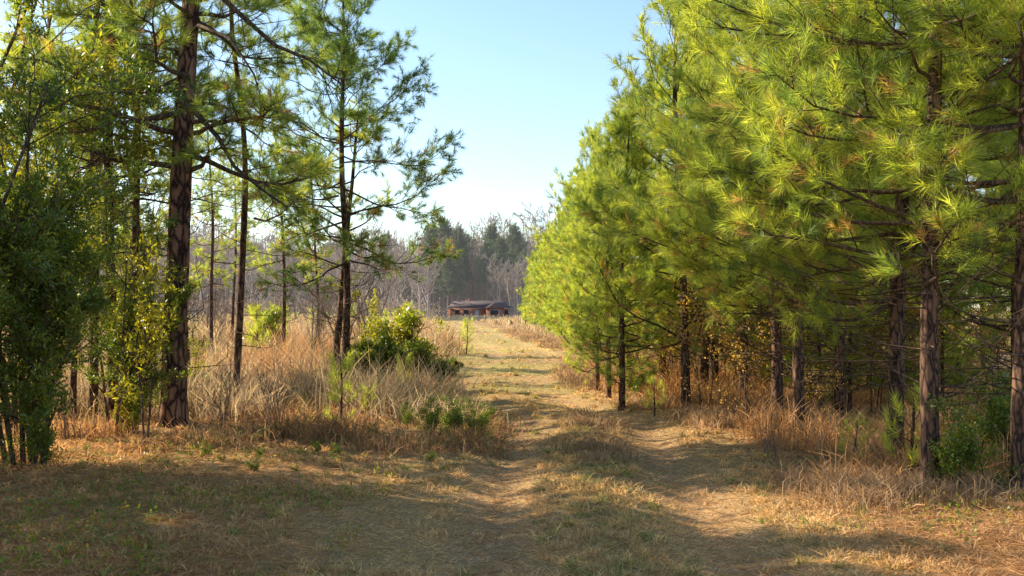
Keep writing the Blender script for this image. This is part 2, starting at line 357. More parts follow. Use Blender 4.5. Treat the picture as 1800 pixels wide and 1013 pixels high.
# ------------------------------------------------------------------ pines
G1=np.array([.290,.355,.075]); G2=np.array([.43,.465,.095]); G3=np.array([.165,.245,.080]); BR=np.array([.40,.25,.12])
def trunkpath(rg,H,lean,wob,n=22,zoff=-.15):
    z=np.linspace(zoff,H,n); f=np.clip(z/H,0,1)
    ph=rg.uniform(0,6.28,4)
    x=lean[0]*f**1.2+wob*(np.sin(f*4+ph[0])-np.sin(ph[0]))*f+wob*.3*np.sin(f*11+ph[1])*f
    y=lean[1]*f**1.2+wob*(np.sin(f*4.6+ph[2])-np.sin(ph[2]))*f
    return np.stack([x,y,z],-1)
def pine(name,label,cat,seed,H,r0,cb,R,lean=(0,0),wob=.12,dz=.4,nb=5,twd=9,nsh=3,npn=50,nl=.17,nw=.006,shape=.8,
         bare=.3,dead=10,deadL=1.0,cols=(G1,G2,G3),k=10,mat='bark',nmat='needle',e0=5,e1=50,upc=.25,sag=0.0,limbs=(),rtop=.012,deadn=.04,irr=0.0,twl=.42,a1=70):
    rg=np.random.default_rng(seed)
    root=thing(name,label,cat); P=trunkpath(rg,H,lean,wob)
    z=P[:,2]; f=np.clip(z/H,0,1); r=r0*(1-f)**.75*(1+.45*np.exp(-np.clip(z,0,9)/(r0*1.2)))+rtop
    V,Q=tube(P,r,k,.06,rg); tr=build('trunk',V,None,Q,None,M[mat],root,True)
    def tp(zz): return np.array([np.interp(zz,P[:,2],P[:,0]),np.interp(zz,P[:,2],P[:,1]),zz])
    mbl=MB(); SA=[];SB=[];SR=[];SR2=[]; S=[];D=[];SL=[]
    zz=cb; brs=[]
    while zz<H-.15:
        f_=(zz-cb)/(H-cb)
        nbw=nb if f_<.8 else max(3,nb-1); a0=rg.uniform(0,2*PI)
        for b in range(nbw):
            az=a0+b*2*PI/nbw+rg.uniform(-.35-irr,.35+irr)
            Lb=max(.22,R*(1-f_)**shape*rg.uniform(.6-.3*irr,1.12)*(1 if f_>.12 else .85))
            brs.append((min(H-.1,zz+rg.uniform(-.1-.4*irr,.1+.4*irr)),az,Lb,math.radians(e0+(e1-e0)*f_**1.3+rg.uniform(-9-18*irr,9+18*irr)),r0*.26*(1-f_)+.006))
        zz+=dz*rg.uniform(.75-.3*irr,1.25+.3*irr)*(1-.35*f_)
    s=np.linspace(0,1,7)
    def dobranch(p0,az,Lb,e,rb,bare_,live=True,tw=twd):
        dh=np.array([math.cos(az),math.sin(az),0]); sd=np.array([-math.sin(az),math.cos(az),0])
        cv=rg.uniform(-.22-.25*irr,.22+.25*irr); up=Lb*(np.sin(e)*s+upc*s**2.2-sag*s**1.5)
        pts=p0+dh*(Lb*math.cos(e)*s)[:,None]+sd*(cv*Lb*s**2+(.03+.03*irr)*Lb*np.sin(s*9+rg.uniform(0,6)))[:,None]
        pts[:,2]+=up+(.02+.05*irr)*Lb*np.sin(s*7+rg.uniform(0,6))*s
        rad=rb*(1-.8*s)
        V,Q=tube(pts,rad,5 if rb>.015 else 3); mbl.add(V,None,Q)
        nt=max(3,int(tw*Lb)) if live else max(2,int(3*Lb))
        ss=bare_+(1-bare_)*(np.arange(nt)+rg.uniform(0,1,nt))/nt
        base=np.stack([np.interp(ss,s,pts[:,q]) for q in range(3)],-1)
        dr=nrm(np.stack([np.interp(ss,s,np.gradient(pts[:,q])) for q in range(3)],-1))
        side=np.where(np.arange(nt)%2==0,1,-1)
        an=np.radians(rg.uniform(28,62,nt))
        td=nrm(dr*np.cos(an)[:,None]+np.cross(dr,np.array([0,0,1.]))*(side*np.sin(an))[:,None]+np.array([0,0,1])*rg.uniform(-.1-.5*irr,.5+.5*irr,nt)[:,None])
        tl=np.clip(twl*Lb*(1.15-ss)*rg.uniform(.6,1.3,nt),.08,.9)
        if not live: tl*=.7; td=nrm(td+rg.normal(size=td.shape)*.3-np.array([0,0,.15]))
        te=base+td*tl[:,None]
        SA.append(base);SB.append(te);SR.append(np.full(nt,max(.004,rb*.3)));SR2.append(np.full(nt,.0025))
        if live:
            S.append(te);D.append(nrm(td+np.array([0,0,.35])))
            S.append(pts[-1:]);D.append(nrm(dr[-1:]+np.array([0,0,.5])))
            for q in range(nsh-1):
                t=rg.uniform(.3,1,nt)[:,None]; b0=base*(1-t)+te*t
                dd=nrm(td+rg.normal(size=td.shape)*.55+np.array([0,0,.25])); b1=b0+dd*rg.uniform(.06,.2,nt)[:,None]*(nl/.17)*(1+irr*.6)
                SA.append(b0);SB.append(b1);SR.append(np.full(nt,.003));SR2.append(np.full(nt,.002)); S.append(b1-dd*.05);D.append(dd)
    for (zb,az,Lb,e,rb) in brs: dobranch(tp(zb),az,Lb,e,rb,bare)
    for _ in range(dead):
        zb=rg.uniform(min(.8,cb*.4),max(cb,1.2)); dobranch(tp(zb),rg.uniform(0,2*PI),deadL*rg.uniform(.4,1.2),math.radians(rg.uniform(-15,25)),.010,.3,False)
    V,Q=sticks(np.concatenate(SA),np.concatenate(SB),np.concatenate(SR),np.concatenate(SR2)); mbl.add(V,None,Q)
    mbl.build('branches',M['twig' if nmat=='needle' else 'far_bark'],root)
    S=np.concatenate(S);D=np.concatenate(D);m=len(S)
    q=rg.uniform(0,1,(m,1)); c=np.where(q<.45,cols[0],np.where(q<.8,cols[1],cols[2]))*rg.uniform(.8,1.2,(m,1))
    bq=rg.uniform(0,1,m)<deadn*np.clip(2.5-4*(S[:,2]-cb)/(H-cb),0,2.5); c[bq]=BR
    D=nrm(D+rg.normal(size=D.shape)*.12)
    V,T,C=needles(rg,S-D*nl*.35,D,np.full(m,nl*.9)*rg.uniform(.7,1.3,m),npn,nl,nw,c,a1=a1)
    build('crown',V,T,None,C,M[nmat],root)
    for (pts,rb,tn,tuft) in limbs:
        ml=MB(); pts=np.array(pts,float); V,Q=tube(pts,np.linspace(rb,rb*.25,len(pts)),6,.1,rg); ml.add(V,None,Q)
        tq=rg.uniform(.25,1,tn)*(len(pts)-1); i0=np.minimum(tq.astype(int),len(pts)-2); fr=(tq-i0)[:,None]
        b=pts[i0]*(1-fr)+pts[i0+1]*fr; dv=nrm(pts[i0+1]-pts[i0]); dv=nrm(dv+rg.normal(size=dv.shape)*.8)
        ll=rg.uniform(.2,.6,tn)[:,None]; e=b+dv*ll; m_=(b+e)/2+rg.normal(size=b.shape)*.04
        V,Q=sticks(b,m_,np.full(tn,.008),np.full(tn,.006)); ml.add(V,None,Q); V,Q=sticks(m_,e,np.full(tn,.006),np.full(tn,.003)); ml.add(V,None,Q)
        lo=ml.build('limb',M['twig'],root)
        if tuft:
            V,T,C=needles(rg,e-dv*.05,dv,np.full(tn,nl),npn,nl,nw,np.repeat(G3[None],tn,0)); build('needle_tufts',V,T,None,C,M[nmat],lo)
    CH[root.name]=[c for c in root.children]
    return root
L0='pine in the planted rows on the right'
NA=[pine('pine_tree',L0,'pine tree',100+i,[8.6,8.2,9.0][i],.080,[2.2,2.0,2.4][i],2.7,(.15*(i-1),.1),.12,dz=.44,nb=5,twd=7,nsh=4,npn=46,nl=.185,nw=.0052,bare=.30,dead=30,deadL=1.7,shape=.60,e0=-6,e1=50,upc=.28,k=12,irr=.45) for i in range(3)]
NB=[pine('pine_tree',L0,'pine tree',200+i,[7.4,7.0,7.7][i],.072,[1.35,1.1,1.5][i],2.45,(.1*(i-1),.1),.10,dz=.54,nb=5,twd=7,nsh=3,npn=38,nl=.18,nw=.0082,bare=.35,dead=14,shape=.76,e0=-6,e1=66,upc=.40,k=8,irr=.6) for i in range(3)]
NC=[pine('pine_tree',L0,'pine tree',300+i,[7.0,7.4][i],.08,[.6,.8][i],2.1,(.1,.0),.08,dz=.60,nb=5,twd=6,nsh=2,npn=26,nl=.22,nw=.018,bare=.3,dead=2,shape=.85,e0=2,e1=66,upc=.40,k=6,irr=.6) for i in range(2)]
print('pines',time.time()-T0)
grp='planted pines in the rows on the right'
near=[(1635,10.2,0,'rough dark trunked pine beside the bright sapling at the right verge',.95),(1572,11.8,1,'straight dark trunked pine just left and behind the nearest verge pine',.98),(1795,9.8,2,'thick trunked pine cut by the right edge of the photo with long overhanging boughs',1.06),
(1366,15.0,1,'sunlit reddish trunked pine standing at the verge, left one of a close pair',.9),(1404,14.2,0,'slimmer greyish trunked pine, right one of the close pair at the verge',.84),(1475,16.2,2,'pine set back between the close pair and the two dark verge pines',.92),
(1093,18.6,None,'pine nearest the track, foremost of the three thin trunks right of the rut end',.68)]
PR=[]
for px,Y,v,lab,sc in near:
    src=NB[1] if v is None else NA[v]
    X=at(px,Y); PR.append((X,Y)); place(src,lab,X,Y,rng.uniform(0,6.28),sc)
mid=[(1070,20.8,'thin pine trunk, middle of the three right of the rut end',.62),(1050,22.4,'thin pine trunk, leftmost of the three right of the rut end',.60),(1205,18.0,'dark slender pine midway along the edge row, in front of the vine leaves',.92),
(1237,20.5,'slim pine just right of the dark slender edge row pine, left of two',.98),(1256,21.8,'slim pine just right of the dark slender edge row pine, right of two',1.02),(1306,19.6,'pale barked slim pine left of the sunlit reddish trunk',1.02),(1530,19.5,'shaded pine trunk deep behind the two dark verge pines',1.0),(1165,22.0,'pine behind the three thin trunks, its feathery tip against the sky',.90)]
for i,(px,Y,lab,sc) in enumerate(mid):
    X=at(px,Y); PR.append((X,Y)); place(NB[i%3],lab,X,Y,rng.uniform(0,6.28),sc)
ordn=['first','second','third','fourth','fifth','sixth','seventh','eighth','ninth','tenth','eleventh','twelfth','thirteenth','fourteenth','fifteenth','sixteenth','seventeenth','eighteenth','nineteenth','twentieth']
Y=25.6; i=0
while Y<112 and i<20:
    X=2.8+.25*math.sin(Y*.7)-.008*(Y-25); PR.append((X,Y))
    src=NB[i%3] if Y<38 else NC[i%2]
    place(src,'bright edge row pine beyond the three thin trunks, %s counted into the distance'%ordn[i],X,Y,rng.uniform(0,6.28),rng.uniform(.86,1.0)*[.90,.92,.95,1][min(i,3)]); i+=1
    Y+=2.8*(1+ (Y-24)/50)*rng.uniform(.9,1.15)
cnt=0
for row in range(1,5):
    Y=8.5+rng.uniform(0,1)
    while Y<(40 if row<3 else 30):
        X=3.9+row*2.9+rng.uniform(-.3,.3)-(.9 if Y>18 else 0)
        if X/Y<.55 and all((X-a)**2+(Y-b)**2>3 for a,b in PR):
            PR.append((X,Y)); src=NA[cnt%3] if (Y<13) else (NB[cnt%3] if Y<24 else NC[cnt%2])
            place(src,'shaded planted pine inside the rows behind the right edge row',X,Y,rng.uniform(0,6.28),rng.uniform(.9,1.1),grp); cnt+=1
        Y+=3.4*rng.uniform(.85,1.2)
for i in range(18):
    Y=rng.uniform(15.5,29); X=3.1+rng.uniform(0,1)*Y*.22
    place(NB[i%3],'small suppressed pine with low yellow green boughs among the planted trunks',X,Y,rng.uniform(0,6),rng.uniform(.28,.44),'small understorey pines under the right rows')
print('inner',cnt)
# ------------------------------------------------------------------ left pines
xb=at(305,15.0)
bigl=[([(0.03,0,4.35),(.38,-.3,4.1),(.71,-.5,3.76),(.94,-.6,3.38),(1.31,-.7,3.08),(1.65,-.8,2.85)],.045,18,False),
      ([(0.05,0,6.2),(.5,-.3,5.8),(1.0,-.5,5.33),(1.45,-.6,4.92),(1.9,-.7,4.72),(2.25,-.7,4.45)],.045,26,True),
      ([(0.03,0,5.1),(.45,-.5,5.2),(.95,-.9,4.95),(1.3,-1.1,4.45),(1.45,-1.2,4.0)],.03,12,False)]
LG=(G3*1.1,G1*.9,G2)
t=pine('pine_tree','','pine tree',401,12.0,.145,3.6,2.3,(.35,.2),.08,dz=.55,nb=4,twd=7,nsh=4,npn=44,nl=.19,nw=.0066,shape=.4,bare=.35,dead=12,deadL=1.6,k=16,mat='bark_big',e0=-16,e1=45,upc=.2,cols=LG,limbs=bigl,rtop=.02,irr=.8)
place(t,'large old pine with thick scaly reddish trunk and drooping limbs on the left',xb,15.0)
t=pine('pine_tree','','pine tree',402,7.35,.062,2.7,2.35,(.28,0),.16,dz=.27,nb=4,twd=8,nsh=5,npn=40,nl=.13,nw=.0062,shape=.42,bare=.4,dead=22,deadL=1.4,cols=(G3*1.2,G3,G1),e0=-10,e1=50,upc=.22,k=10,irr=1.0,twl=.42,a1=90)
place(t,'open crowned pine with slim straight trunk alone against the sky, left of the track',at(606,20),20)
t=pine('pine_tree','','pine tree',403,5.2,.06,3.0,1.0,(.62,.2),.08,dz=.5,nb=3,twd=6,nsh=3,npn=44,nl=.13,nw=.007,dead=10,k=8,irr=.6)
place(t,'leaning twin trunk crossing close behind the open crowned pine',at(584,20.6),20.6)
tt=pine('pine_tree','','pine tree',404,8.6,.050,4.2,1.6,(1.3,.1),.50,dz=.5,nb=3,twd=6,nsh=4,npn=44,nl=.14,nw=.0066,bare=.45,dead=14,deadL=1.3,cols=(G3,G1*.8,G1),limbs=[([(.3,0,2.95),(.5,-.1,2.90),(.75,-.2,3.0),(1.05,-.2,3.3)],.022,8,False)],k=8,irr=.9,e0=-15)
place(tt,'thin dark crooked pine right of the large old pine, leaning right',at(412,17.5),17.5)
place(tt,'thin crooked pine stem just left of the three slim left trunks',at(130,15.8),15.8,2.0,.8)
place(tt,'thin bent pine stem close behind the large old pine',at(335,19),19,3.6,.85)
place(tt,'thin pine stem between the slim left trunks and the large old pine',at(272,16.8),16.8,5.0,.75)
gl=[pine('pine_tree','','pine tree',410+i,[11.0,10.2][i],.072,[3.6,3.9][i],2.0,(.2*(1-2*i),.1),.20,dz=.55,nb=4,twd=7,nsh=3,npn=40,nl=.17,nw=.0075,shape=.5,bare=.4,dead=12,deadL=1.3,cols=(G1,G2,G3),k=10,irr=.9,e0=-8) for i in range(2)]
for i,(px,Y,lab) in enumerate([(165,15.9,'slim pine behind the dark evergreen on the left, leftmost of three trunks'),(200,15.3,'middle and stoutest of three pine trunks behind the dark evergreen on the left'),(240,16.3,'rightmost of three slim pine trunks behind the dark evergreen, beside the large old pine'),(560,32,'straight pine trunk in the grass seen left of the open crowned pine'),(372,34,'distant slim pine seen just right of the large old pine trunk'),(408,42,'pale thin pine far back between the old pine and the crooked one'),(60,22,'pine rising behind the yellow green leaves at the far left'),(498,27,'feathery pine filling the gap between the crooked pine and the open crowned one')]):
    X=at(px,Y); place(gl[i%2],lab,X,Y,rng.uniform(0,6.28),[.82,.95,.78,.62,.75,.75,.8,.66][i])
for (X,Y,s) in [(-9.2,12.4,.75),(-8.2,10.6,.8),(-11.5,9.4,.9),(-7.0,8.4,.7),(-9.6,9.0,.9),(-8.4,6.8,.8),(-11.4,12.4,.9),(-6.2,6.6,.62),(-7.2,9.6,.66),(-10.6,11.0,.95),(-7.6,7.6,.8),(-10.4,7.6,.95),(-6.6,10.8,.58)]:
    src=NB[int(abs(X*10))%3]
    place(src,'pine of the wood beyond the left edge of the photo',X,Y,rng.uniform(0,6),s*1.18,'pines beyond the left edge')
sp=[pine('pine_sapling','','young pine',500+i,[.95,1.3][i],.012,.15,[.30,.32][i],(.05,0),.03,dz=.24,nb=3,twd=5,nsh=1,npn=30,nl=.17,nw=.006,bare=.3,dead=0,shape=.6,e0=25,e1=60,k=5,cols=(G2,G2*1.1,G1),deadn=0) for i in range(2)]
for i,(px,Y,s,lab) in enumerate([(1600,10.6,.9,'bright green pine sapling between the two dark verge trunks on the right'),(600,14.6,.75,'young pine beside the left verge below the open crowned pine'),(645,16.2,.5,'small bright sapling in the weeds just right of the young verge pine'),(820,40,.95,'lone young pine in the field left of the distant track bend'),(775,60,1.0,'young pine in the far field below the house roof'),(712,19,.65,'yellow green young pine in front of the round evergreen shrub'),(740,22,.7,'young pine right of the yellow green one before the round shrub'),(455,28,1.2,'bushy young pine in tall grass between crooked pine and bare sapling'),(1150,17.0,.6,'pine seedling in the brush behind the weedy hump'),(490,36,1.3,'young pine deep in tall grass on the left'),(1500,11.6,.55,'low pine seedling at the foot of the dark verge trunks')]):
    X=at(px,Y); place(sp[i%2],lab,X,Y,rng.uniform(0,6),s)
for i in range(26):
    Y=rng.uniform(60,190); X=rng.uniform(-.2,.06)*Y
    if abs(X-road(Y))>3: place(sp[i%2],'small green pine dotted in the far dry field',X,Y,rng.uniform(0,6),rng.uniform(1,1.7),'small pines dotted over the far field')
print('left',time.time()-T0)
# ------------------------------------------------------------------ leafy plants
def leafy(name,label,cat,seed,stems,levels,nch,ratio,ang,cols,nlv,ll,lw,spread=.05,up=.1,bend=.25,mat='twig',rr=.55,lastn=2,lp=None,tmin=.25,th=.36):
    rg=np.random.default_rng(seed); root=thing(name,label,cat)
    P=[s[0] for s in stems];D=[s[1] for s in stems];L=[s[2] for s in stems];R=[s[3] for s in stems]
    out=skel(rg,P,D,L,R,levels,nch,ratio,ang,up,bend,rr=rr,tmin=tmin); mb=MB()
    for (lv,A,B,ra,rb) in out: V,Q=sticks(A,B,np.maximum(ra,.0025),np.maximum(rb,.002),6 if lv==0 else 3); mb.add(V,None,Q)
    mb.build('stems',M[mat],root)
    A=np.concatenate([o_[1] for o_ in out if o_[0]>=levels-lastn]);B=np.concatenate([o_[2] for o_ in out if o_[0]>=levels-lastn])
    if nlv:
        m=len(A)
        if lp: k_=(rg.uniform(0,1,m)<lp)&(vn(A[:,0]+A[:,1]*.7,A[:,2],.45,seed+1)>th); A=A[k_];B=B[k_];m=len(A)
        nz=sm(.35,.65,vn(A[:,0]*1.0+A[:,1],A[:,2],.6,seed))[:,None]; c=cols[0]*nz+cols[1]*(1-nz)
        q=rg.uniform(0,1,(m,1)); c=np.where(q<.14,cols[2],c)
        V,Q,C=leaves(rg,A,B,nlv,ll,lw,c,spread=spread); build('foliage',V,None,Q,C,M['leaf'],root)
    CH[root.name]=list(root.children); return root
def stemset(rg,n,h,sp,r,rad=.15):
    o=[]
    for i in range(n):
        a=rg.uniform(0,2*PI); t=rg.uniform(.05,sp)
        o.append(((math.cos(a)*rad*rg.uniform(0,1),math.sin(a)*rad*rg.uniform(0,1),-.05),(math.cos(a)*t,math.sin(a)*t,1),h*rg.uniform(.65,1.1),r))
    return o
rg=np.random.default_rng(5)
DG=np.array([.060,.110,.032]);DG2=np.array([.13,.19,.038]);YG=np.array([.32,.32,.045]);YY_=np.array([.46,.40,.07]); OR=np.array([.50,.32,.14])
t=leafy('evergreen_tree','','evergreen tree',601,stemset(rg,7,3.6,.52,.028,.3),4,[10,6,4],.38,52,(DG,DG2,YG),8,.062,.020,.03,tmin=.14,lp=.95,th=.38)
place(t,'dark glossy leaved evergreen filling the left edge in front of the pine trunks',at(60,11.3),11.3,0,1.0)
place(t,'second evergreen, lower and sparser, behind and right of the big one on the left',at(195,14.2),14.2,2.2,.70)
place(t,'dark evergreen continuing at the extreme left edge, cut off by the frame',at(-120,10.5),10.5,4.1,1.0)
t=leafy('broadleaf_tree','','tree',602,stemset(rg,4,6.0,.25,.04,.2),4,[10,6,4],.30,50,(YG,DG2*1.4,YG*1.1),6,.09,.034,.05,lp=.9,th=.40)
place(t,'tall yellow green backlit leafy tree in the upper left corner',at(30,14),14,0,1.0)
place(t,'leafy tree with yellowing leaves behind the left pine trunks',at(270,20),20,1.3,.60)
place(t,'slender leafy tree behind the three slim left trunks',at(150,20),20,2.6,.80)
t=leafy('young_broadleaf','','sapling',603,stemset(rg,2,2.5,.12,.015,.05),4,[7,4,3],.30,45,(YG,YG*.8,YG),2,.07,.024,.04)
place(t,'slim leafy sapling with yellow green leaves in front of the large old pine',at(258,13),13,0,1.05)
place(t,'small yellowing sapling left of the round evergreen shrub',at(640,21),21,1,.9)
place(t,'leafy sapling low in the grass left of the crooked pine',at(340,17.5),17.5,2,.5)
t=leafy('round_shrub','','shrub',604,stemset(rg,18,.95,.95,.02,.25),4,[7,5,3],.40,50,(DG*1.0,DG2*.8,YG*.8),9,.07,.032,.05,up=.02,tmin=.1,bend=.15)
place(t,'rounded dark green shrub standing alone in the dry grass left of the track',at(692,20.5),20.5,0,1.12)
place(t,'low dark shrub in tall grass at the left of the distant track bend',at(782,27.5),27.5,2,.42)
t=leafy('yellow_shrub','','shrub',605,stemset(rg,6,1.2,.35,.02,.2),4,[6,5,3],.36,50,(YG*.8,DG2*1.4,YG),5,.075,.032,.06,tmin=.1,lp=.85,th=.38)
place(t,'yellow green shrub rising above and behind the rounded dark shrub',at(695,23),23,0,1.3)
place(t,'pale green bushy shrub in the tall grass right of the large old pine',at(462,32),32,1,1.3)
place(t,'small yellow leaved shrub at the left of the big pine foot',at(225,14.2),14.2,2,.45)
t=leafy('orange_leaved_sapling','','sapling',606,stemset(rg,3,2.0,.2,.012,.15),4,[6,4,3],.36,50,(OR,OR*.7,np.array([.40,.38,.10])),2,.06,.030,.08,lp=.7)
for i in range(56):
    Y=rng.uniform(14.5,30); X=2.9+(rng.uniform(0,1)**1.4)*Y*.30
    if X/Y<.5: place(t,'twiggy sapling holding orange brown leaves among the planted pine trunks',X,Y,rng.uniform(0,6),rng.uniform(.4,1.0),'orange leaved saplings under the right pines')
t=leafy('green_undergrowth_shrub','','shrub',607,stemset(rg,5,.9,.5,.01,.2),4,[5,4,3],.42,50,(DG2*1.0,DG2*.8,YG*.8),4,.045,.022,.05)
for px,Y,s,lab in [(1700,10.0,.75,'thin green shrub between the nearest verge pine and the right edge trunk'),(1755,11.5,1.0,'taller green shrub at the right edge behind the thin one'),(1450,17.5,.9,'green shrub in the shade behind the close pair of pines'),(720,15.4,.34,'low green weed bush beside the left verge shrub'),(500,13.8,.24,'low green weed bush left of the young verge pine'),(60,11.0,.6,'leafy shrub at the foot of the big evergreen on the left'),(1120,20.5,.7,'leafy green bush under the three thin pines'),(655,14.4,.2,'ankle high leafy weed left of the low track side shrub'),
 (765,14.8,.46,'low spreading green shrub at the left track edge, left one'),(803,14.5,.50,'low spreading green shrub at the left track edge, middle one'),(842,14.7,.46,'low spreading green shrub at the left track edge, right one')]:
    place(t,lab,at(px,Y),Y,rng.uniform(0,6),s)
for i in range(14):
    Y=rng.uniform(10.5,14); X=at(rng.uniform(60,760),Y)
    place(t,'ankle high leafy weed in the pine litter on the left foreground',X,Y,rng.uniform(0,6),rng.uniform(.08,.16),'low leafy weeds on the left foreground')
t=leafy('bare_sapling','','bare sapling',608,stemset(rg,4,2.3,.16,.014,.1),4,[8,5,3],.32,38,(OR,OR,OR),0,.1,.1,mat='gray',up=.15)
for px,Y,s,lab in [(545,24,1.25,'upright bare twiggy sapling left of the open crowned pine'),(655,21.5,.8,'thin bare sapling right of the open crowned pine'),(395,14.8,.5,'small bare bush at the foot of the large old pine'),(1060,13.6,.17,'small dead weed on the hump between the two ruts'),(470,15.0,.3,'dead bramble in the grass below the crooked pine'),(700,14.8,.25,'dead bramble left of the low green track side shrub')]:
    place(t,lab,at(px,Y),Y,rng.uniform(0,6),s)
for i in range(44):
    Y=rng.uniform(13.5,32); X=road(Y)-3.3-rng.uniform(0,1)*(.36*Y-2.0)
    place(t,'small bare twiggy bush in the tall dry grass on the left',X,Y,rng.uniform(0,6),rng.uniform(.2,.55),'bare twiggy bushes in the tall grass')
for i in range(22):
    Y=rng.uniform(30,75); X=-rng.uniform(.12,.42)*Y
    place(t,'slender bare tree standing in the field behind the left pines',X,Y,rng.uniform(0,6),rng.uniform(1.0,2.1),'slender bare trees in the left field','bare tree')
for i in range(16):
    Y=rng.uniform(10.5,17); X=at(rng.uniform(1280,1700),Y)
    place(t,'dead brown bramble along the verge under the right pines',X,Y,rng.uniform(0,6),rng.uniform(.14,.26),'dead brambles along the right verge')
mb=MB(); n=6200; y=sampleY(n,160,520); x=rng.uniform(-1,1,n)*(.5*y+.8); d=x-road(y)
kk=(vn(x,y,.9,71)>.58)&((d<-1.8)|(d>2.4)); x=x[kk];y=y[kk];n=len(x)
A=np.stack([x,y,hgt(x,y)],-1); B=A+np.stack([rng.normal(size=n)*.03,rng.normal(size=n)*.03,rng.uniform(.03,.14,n)],-1)
q=rng.uniform(0,1,(n,1)); c=np.where(q<.5,DG2*1.1,np.where(q<.75,YG*.7,OR*.7))
V,Q,C=leaves(rng,A,B,7,.035,.018,c,spread=.03); mb.add(V,None,Q,C)
o=mb.build('ground_weeds',M['leaf']); tagstuff(o,'small green leafy weeds scattered low among the dry grass','weeds')
print('shrubs',time.time()-T0)
# ------------------------------------------------------------------ background
def baretree(seed,H):
    rg=np.random.default_rng(seed); root=thing('bare_tree','','bare tree')
    out=skel(rg,[(0,0,-.3)],[(0,0,1)],[H*.62],[H*.012],5,[8,4,4,3],.50,36,.10,.12,tmin=.3,rr=.6); a=MB();b=MB()
    for (lv,A,B,ra,rb) in out:
        V,Q=sticks(A,B,np.maximum(ra,.035),np.maximum(rb,.025),6 if lv==0 else 3); (a if lv==0 else b).add(V,None,Q)
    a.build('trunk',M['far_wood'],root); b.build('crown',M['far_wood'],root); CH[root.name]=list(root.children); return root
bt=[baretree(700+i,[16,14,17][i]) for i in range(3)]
FG=np.array([.16,.195,.11])  # far needle green, lightened and greyed to put haze into the colour
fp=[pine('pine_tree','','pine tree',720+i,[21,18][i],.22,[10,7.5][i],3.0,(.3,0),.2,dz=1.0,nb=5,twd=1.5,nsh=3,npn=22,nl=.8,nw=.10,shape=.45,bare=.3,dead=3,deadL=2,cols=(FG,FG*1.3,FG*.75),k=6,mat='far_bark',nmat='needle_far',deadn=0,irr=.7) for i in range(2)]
gb='bare grey trees of the far tree line'
for i in range(136):
    px=rng.uniform(-60,800) if i>22 else rng.uniform(860,970); Y=rng.uniform(170,270)
    if px>760: Y=rng.uniform(300,330)
    if i<8: Y=rng.uniform(262,268)
    sc=rng.uniform(.75,1.2)*(Y/175 if px<800 else (2.0 if i>=8 else 1.3)); X=at(px,Y)
    place(bt[i%3],'bare grey tree in the distant tree line beyond the field' if px<800 else 'tall bare tree rising beyond the distant dark pines',X,Y,rng.uniform(0,6),sc,gb if px<800 else 'tall bare trees behind the distant pines',dz=-.2)
for i in range(46):
    px=rng.uniform(755,960); Y=rng.uniform(270,325); sc=rng.uniform(.66,1.16)
    place(fp[i%2],'dark tall pine in the distant stand behind the house',at(px,Y),Y,rng.uniform(0,6),sc,'dark pines standing behind the house',dz=-.2)
for i in range(24):
    px=rng.uniform(360,760); Y=rng.uniform(270,330)
    place(fp[i%2],'dark distant pine showing through the bare trees left of the house',at(px,Y),Y,rng.uniform(0,6),rng.uniform(.7,1.05),'dark distant pines among the bare tree line',dz=-.2)
for i,(px,Y,s) in enumerate([(20,60,.5),(120,70,.55),(250,66,.5),(340,80,.6),(440,95,.6),(500,110,.65)]):
    place(bt[i%3],'%s of the nearer bare trees standing in the field, counted from the left edge'%ordn[i],at(px,Y),Y,rng.uniform(0,6),s)
mb=MB(); n=6000; x0=rng.uniform(-.50,.10,n); y=rng.uniform(185,320,n); x=x0*y
kk=~((x>-17)&(x<14)&(y<262)); x=x[kk];y=y[kk];n=len(x)
A=np.stack([x,y,hgt(x,y)],-1); B=A+np.stack([rng.normal(size=n)*.6,rng.normal(size=n)*.6,rng.uniform(1,4.2,n)],-1)
q=rng.uniform(0,1,(n,1)); c=np.where(q<.6,np.array([.34,.25,.18]),np.where(q<.85,np.array([.22,.22,.12]),np.array([.44,.24,.14])))
V,Q,C=leaves(rng,A,B,12,.7,.3,c,spread=.5); mb.add(V,None,Q,C)
n=13000; x0=rng.uniform(-.52,.10,n); y=rng.uniform(285,350,n); x=x0*y; top=11+13*vn(x,y,16,91)+4*vn(x,y,5,92)
A=np.stack([x,y,hgt(x,y)],-1); B=A+np.stack([rng.normal(size=n)*1.5,rng.normal(size=n)*1.5,top*rng.uniform(.6,1.1,n)],-1)
V,Q=sticks(A,B,np.full(n,.09),np.full(n,.03)); mb.add(V,None,Q,np.repeat(np.array([[.34,.265,.205]])*rng.uniform(.6,1.4,(n,1)),6,0))
c=np.array([.37,.295,.225])*(.65+.7*vn(x,y,8,93))[:,None]; q=vn(x,y,20,95)>.68; c[q]=np.array([.21,.235,.14])
V,Q,C=leaves(rng,A+(B-A)*.4,B,10,1.3,.10,c,spread=.8,up=.8); mb.add(V,None,Q,C)
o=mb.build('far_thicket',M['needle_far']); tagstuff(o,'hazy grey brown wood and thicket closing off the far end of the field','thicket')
mb=MB(); n=600; x=rng.uniform(-26,8,n); y=rng.uniform(222,244,n)
A=np.stack([x,y,hgt(x,y)],-1); B=A+np.stack([rng.normal(size=n)*.3,rng.normal(size=n)*.3,rng.uniform(.3,1.1,n)*(.3+.9*vn(x,y,5,94))],-1)
q=rng.uniform(0,1,(n,1)); c=np.where(q<.6,np.array([.46,.34,.21]),np.array([.24,.23,.12]))
V,Q,C=leaves(rng,A,B,16,.4,.16,c,spread=.2); mb.add(V,None,Q,C)
o=mb.build('far_brush',M['needle_far']); tagstuff(o,'brown brush at the far end of the field half hiding the house','brush')
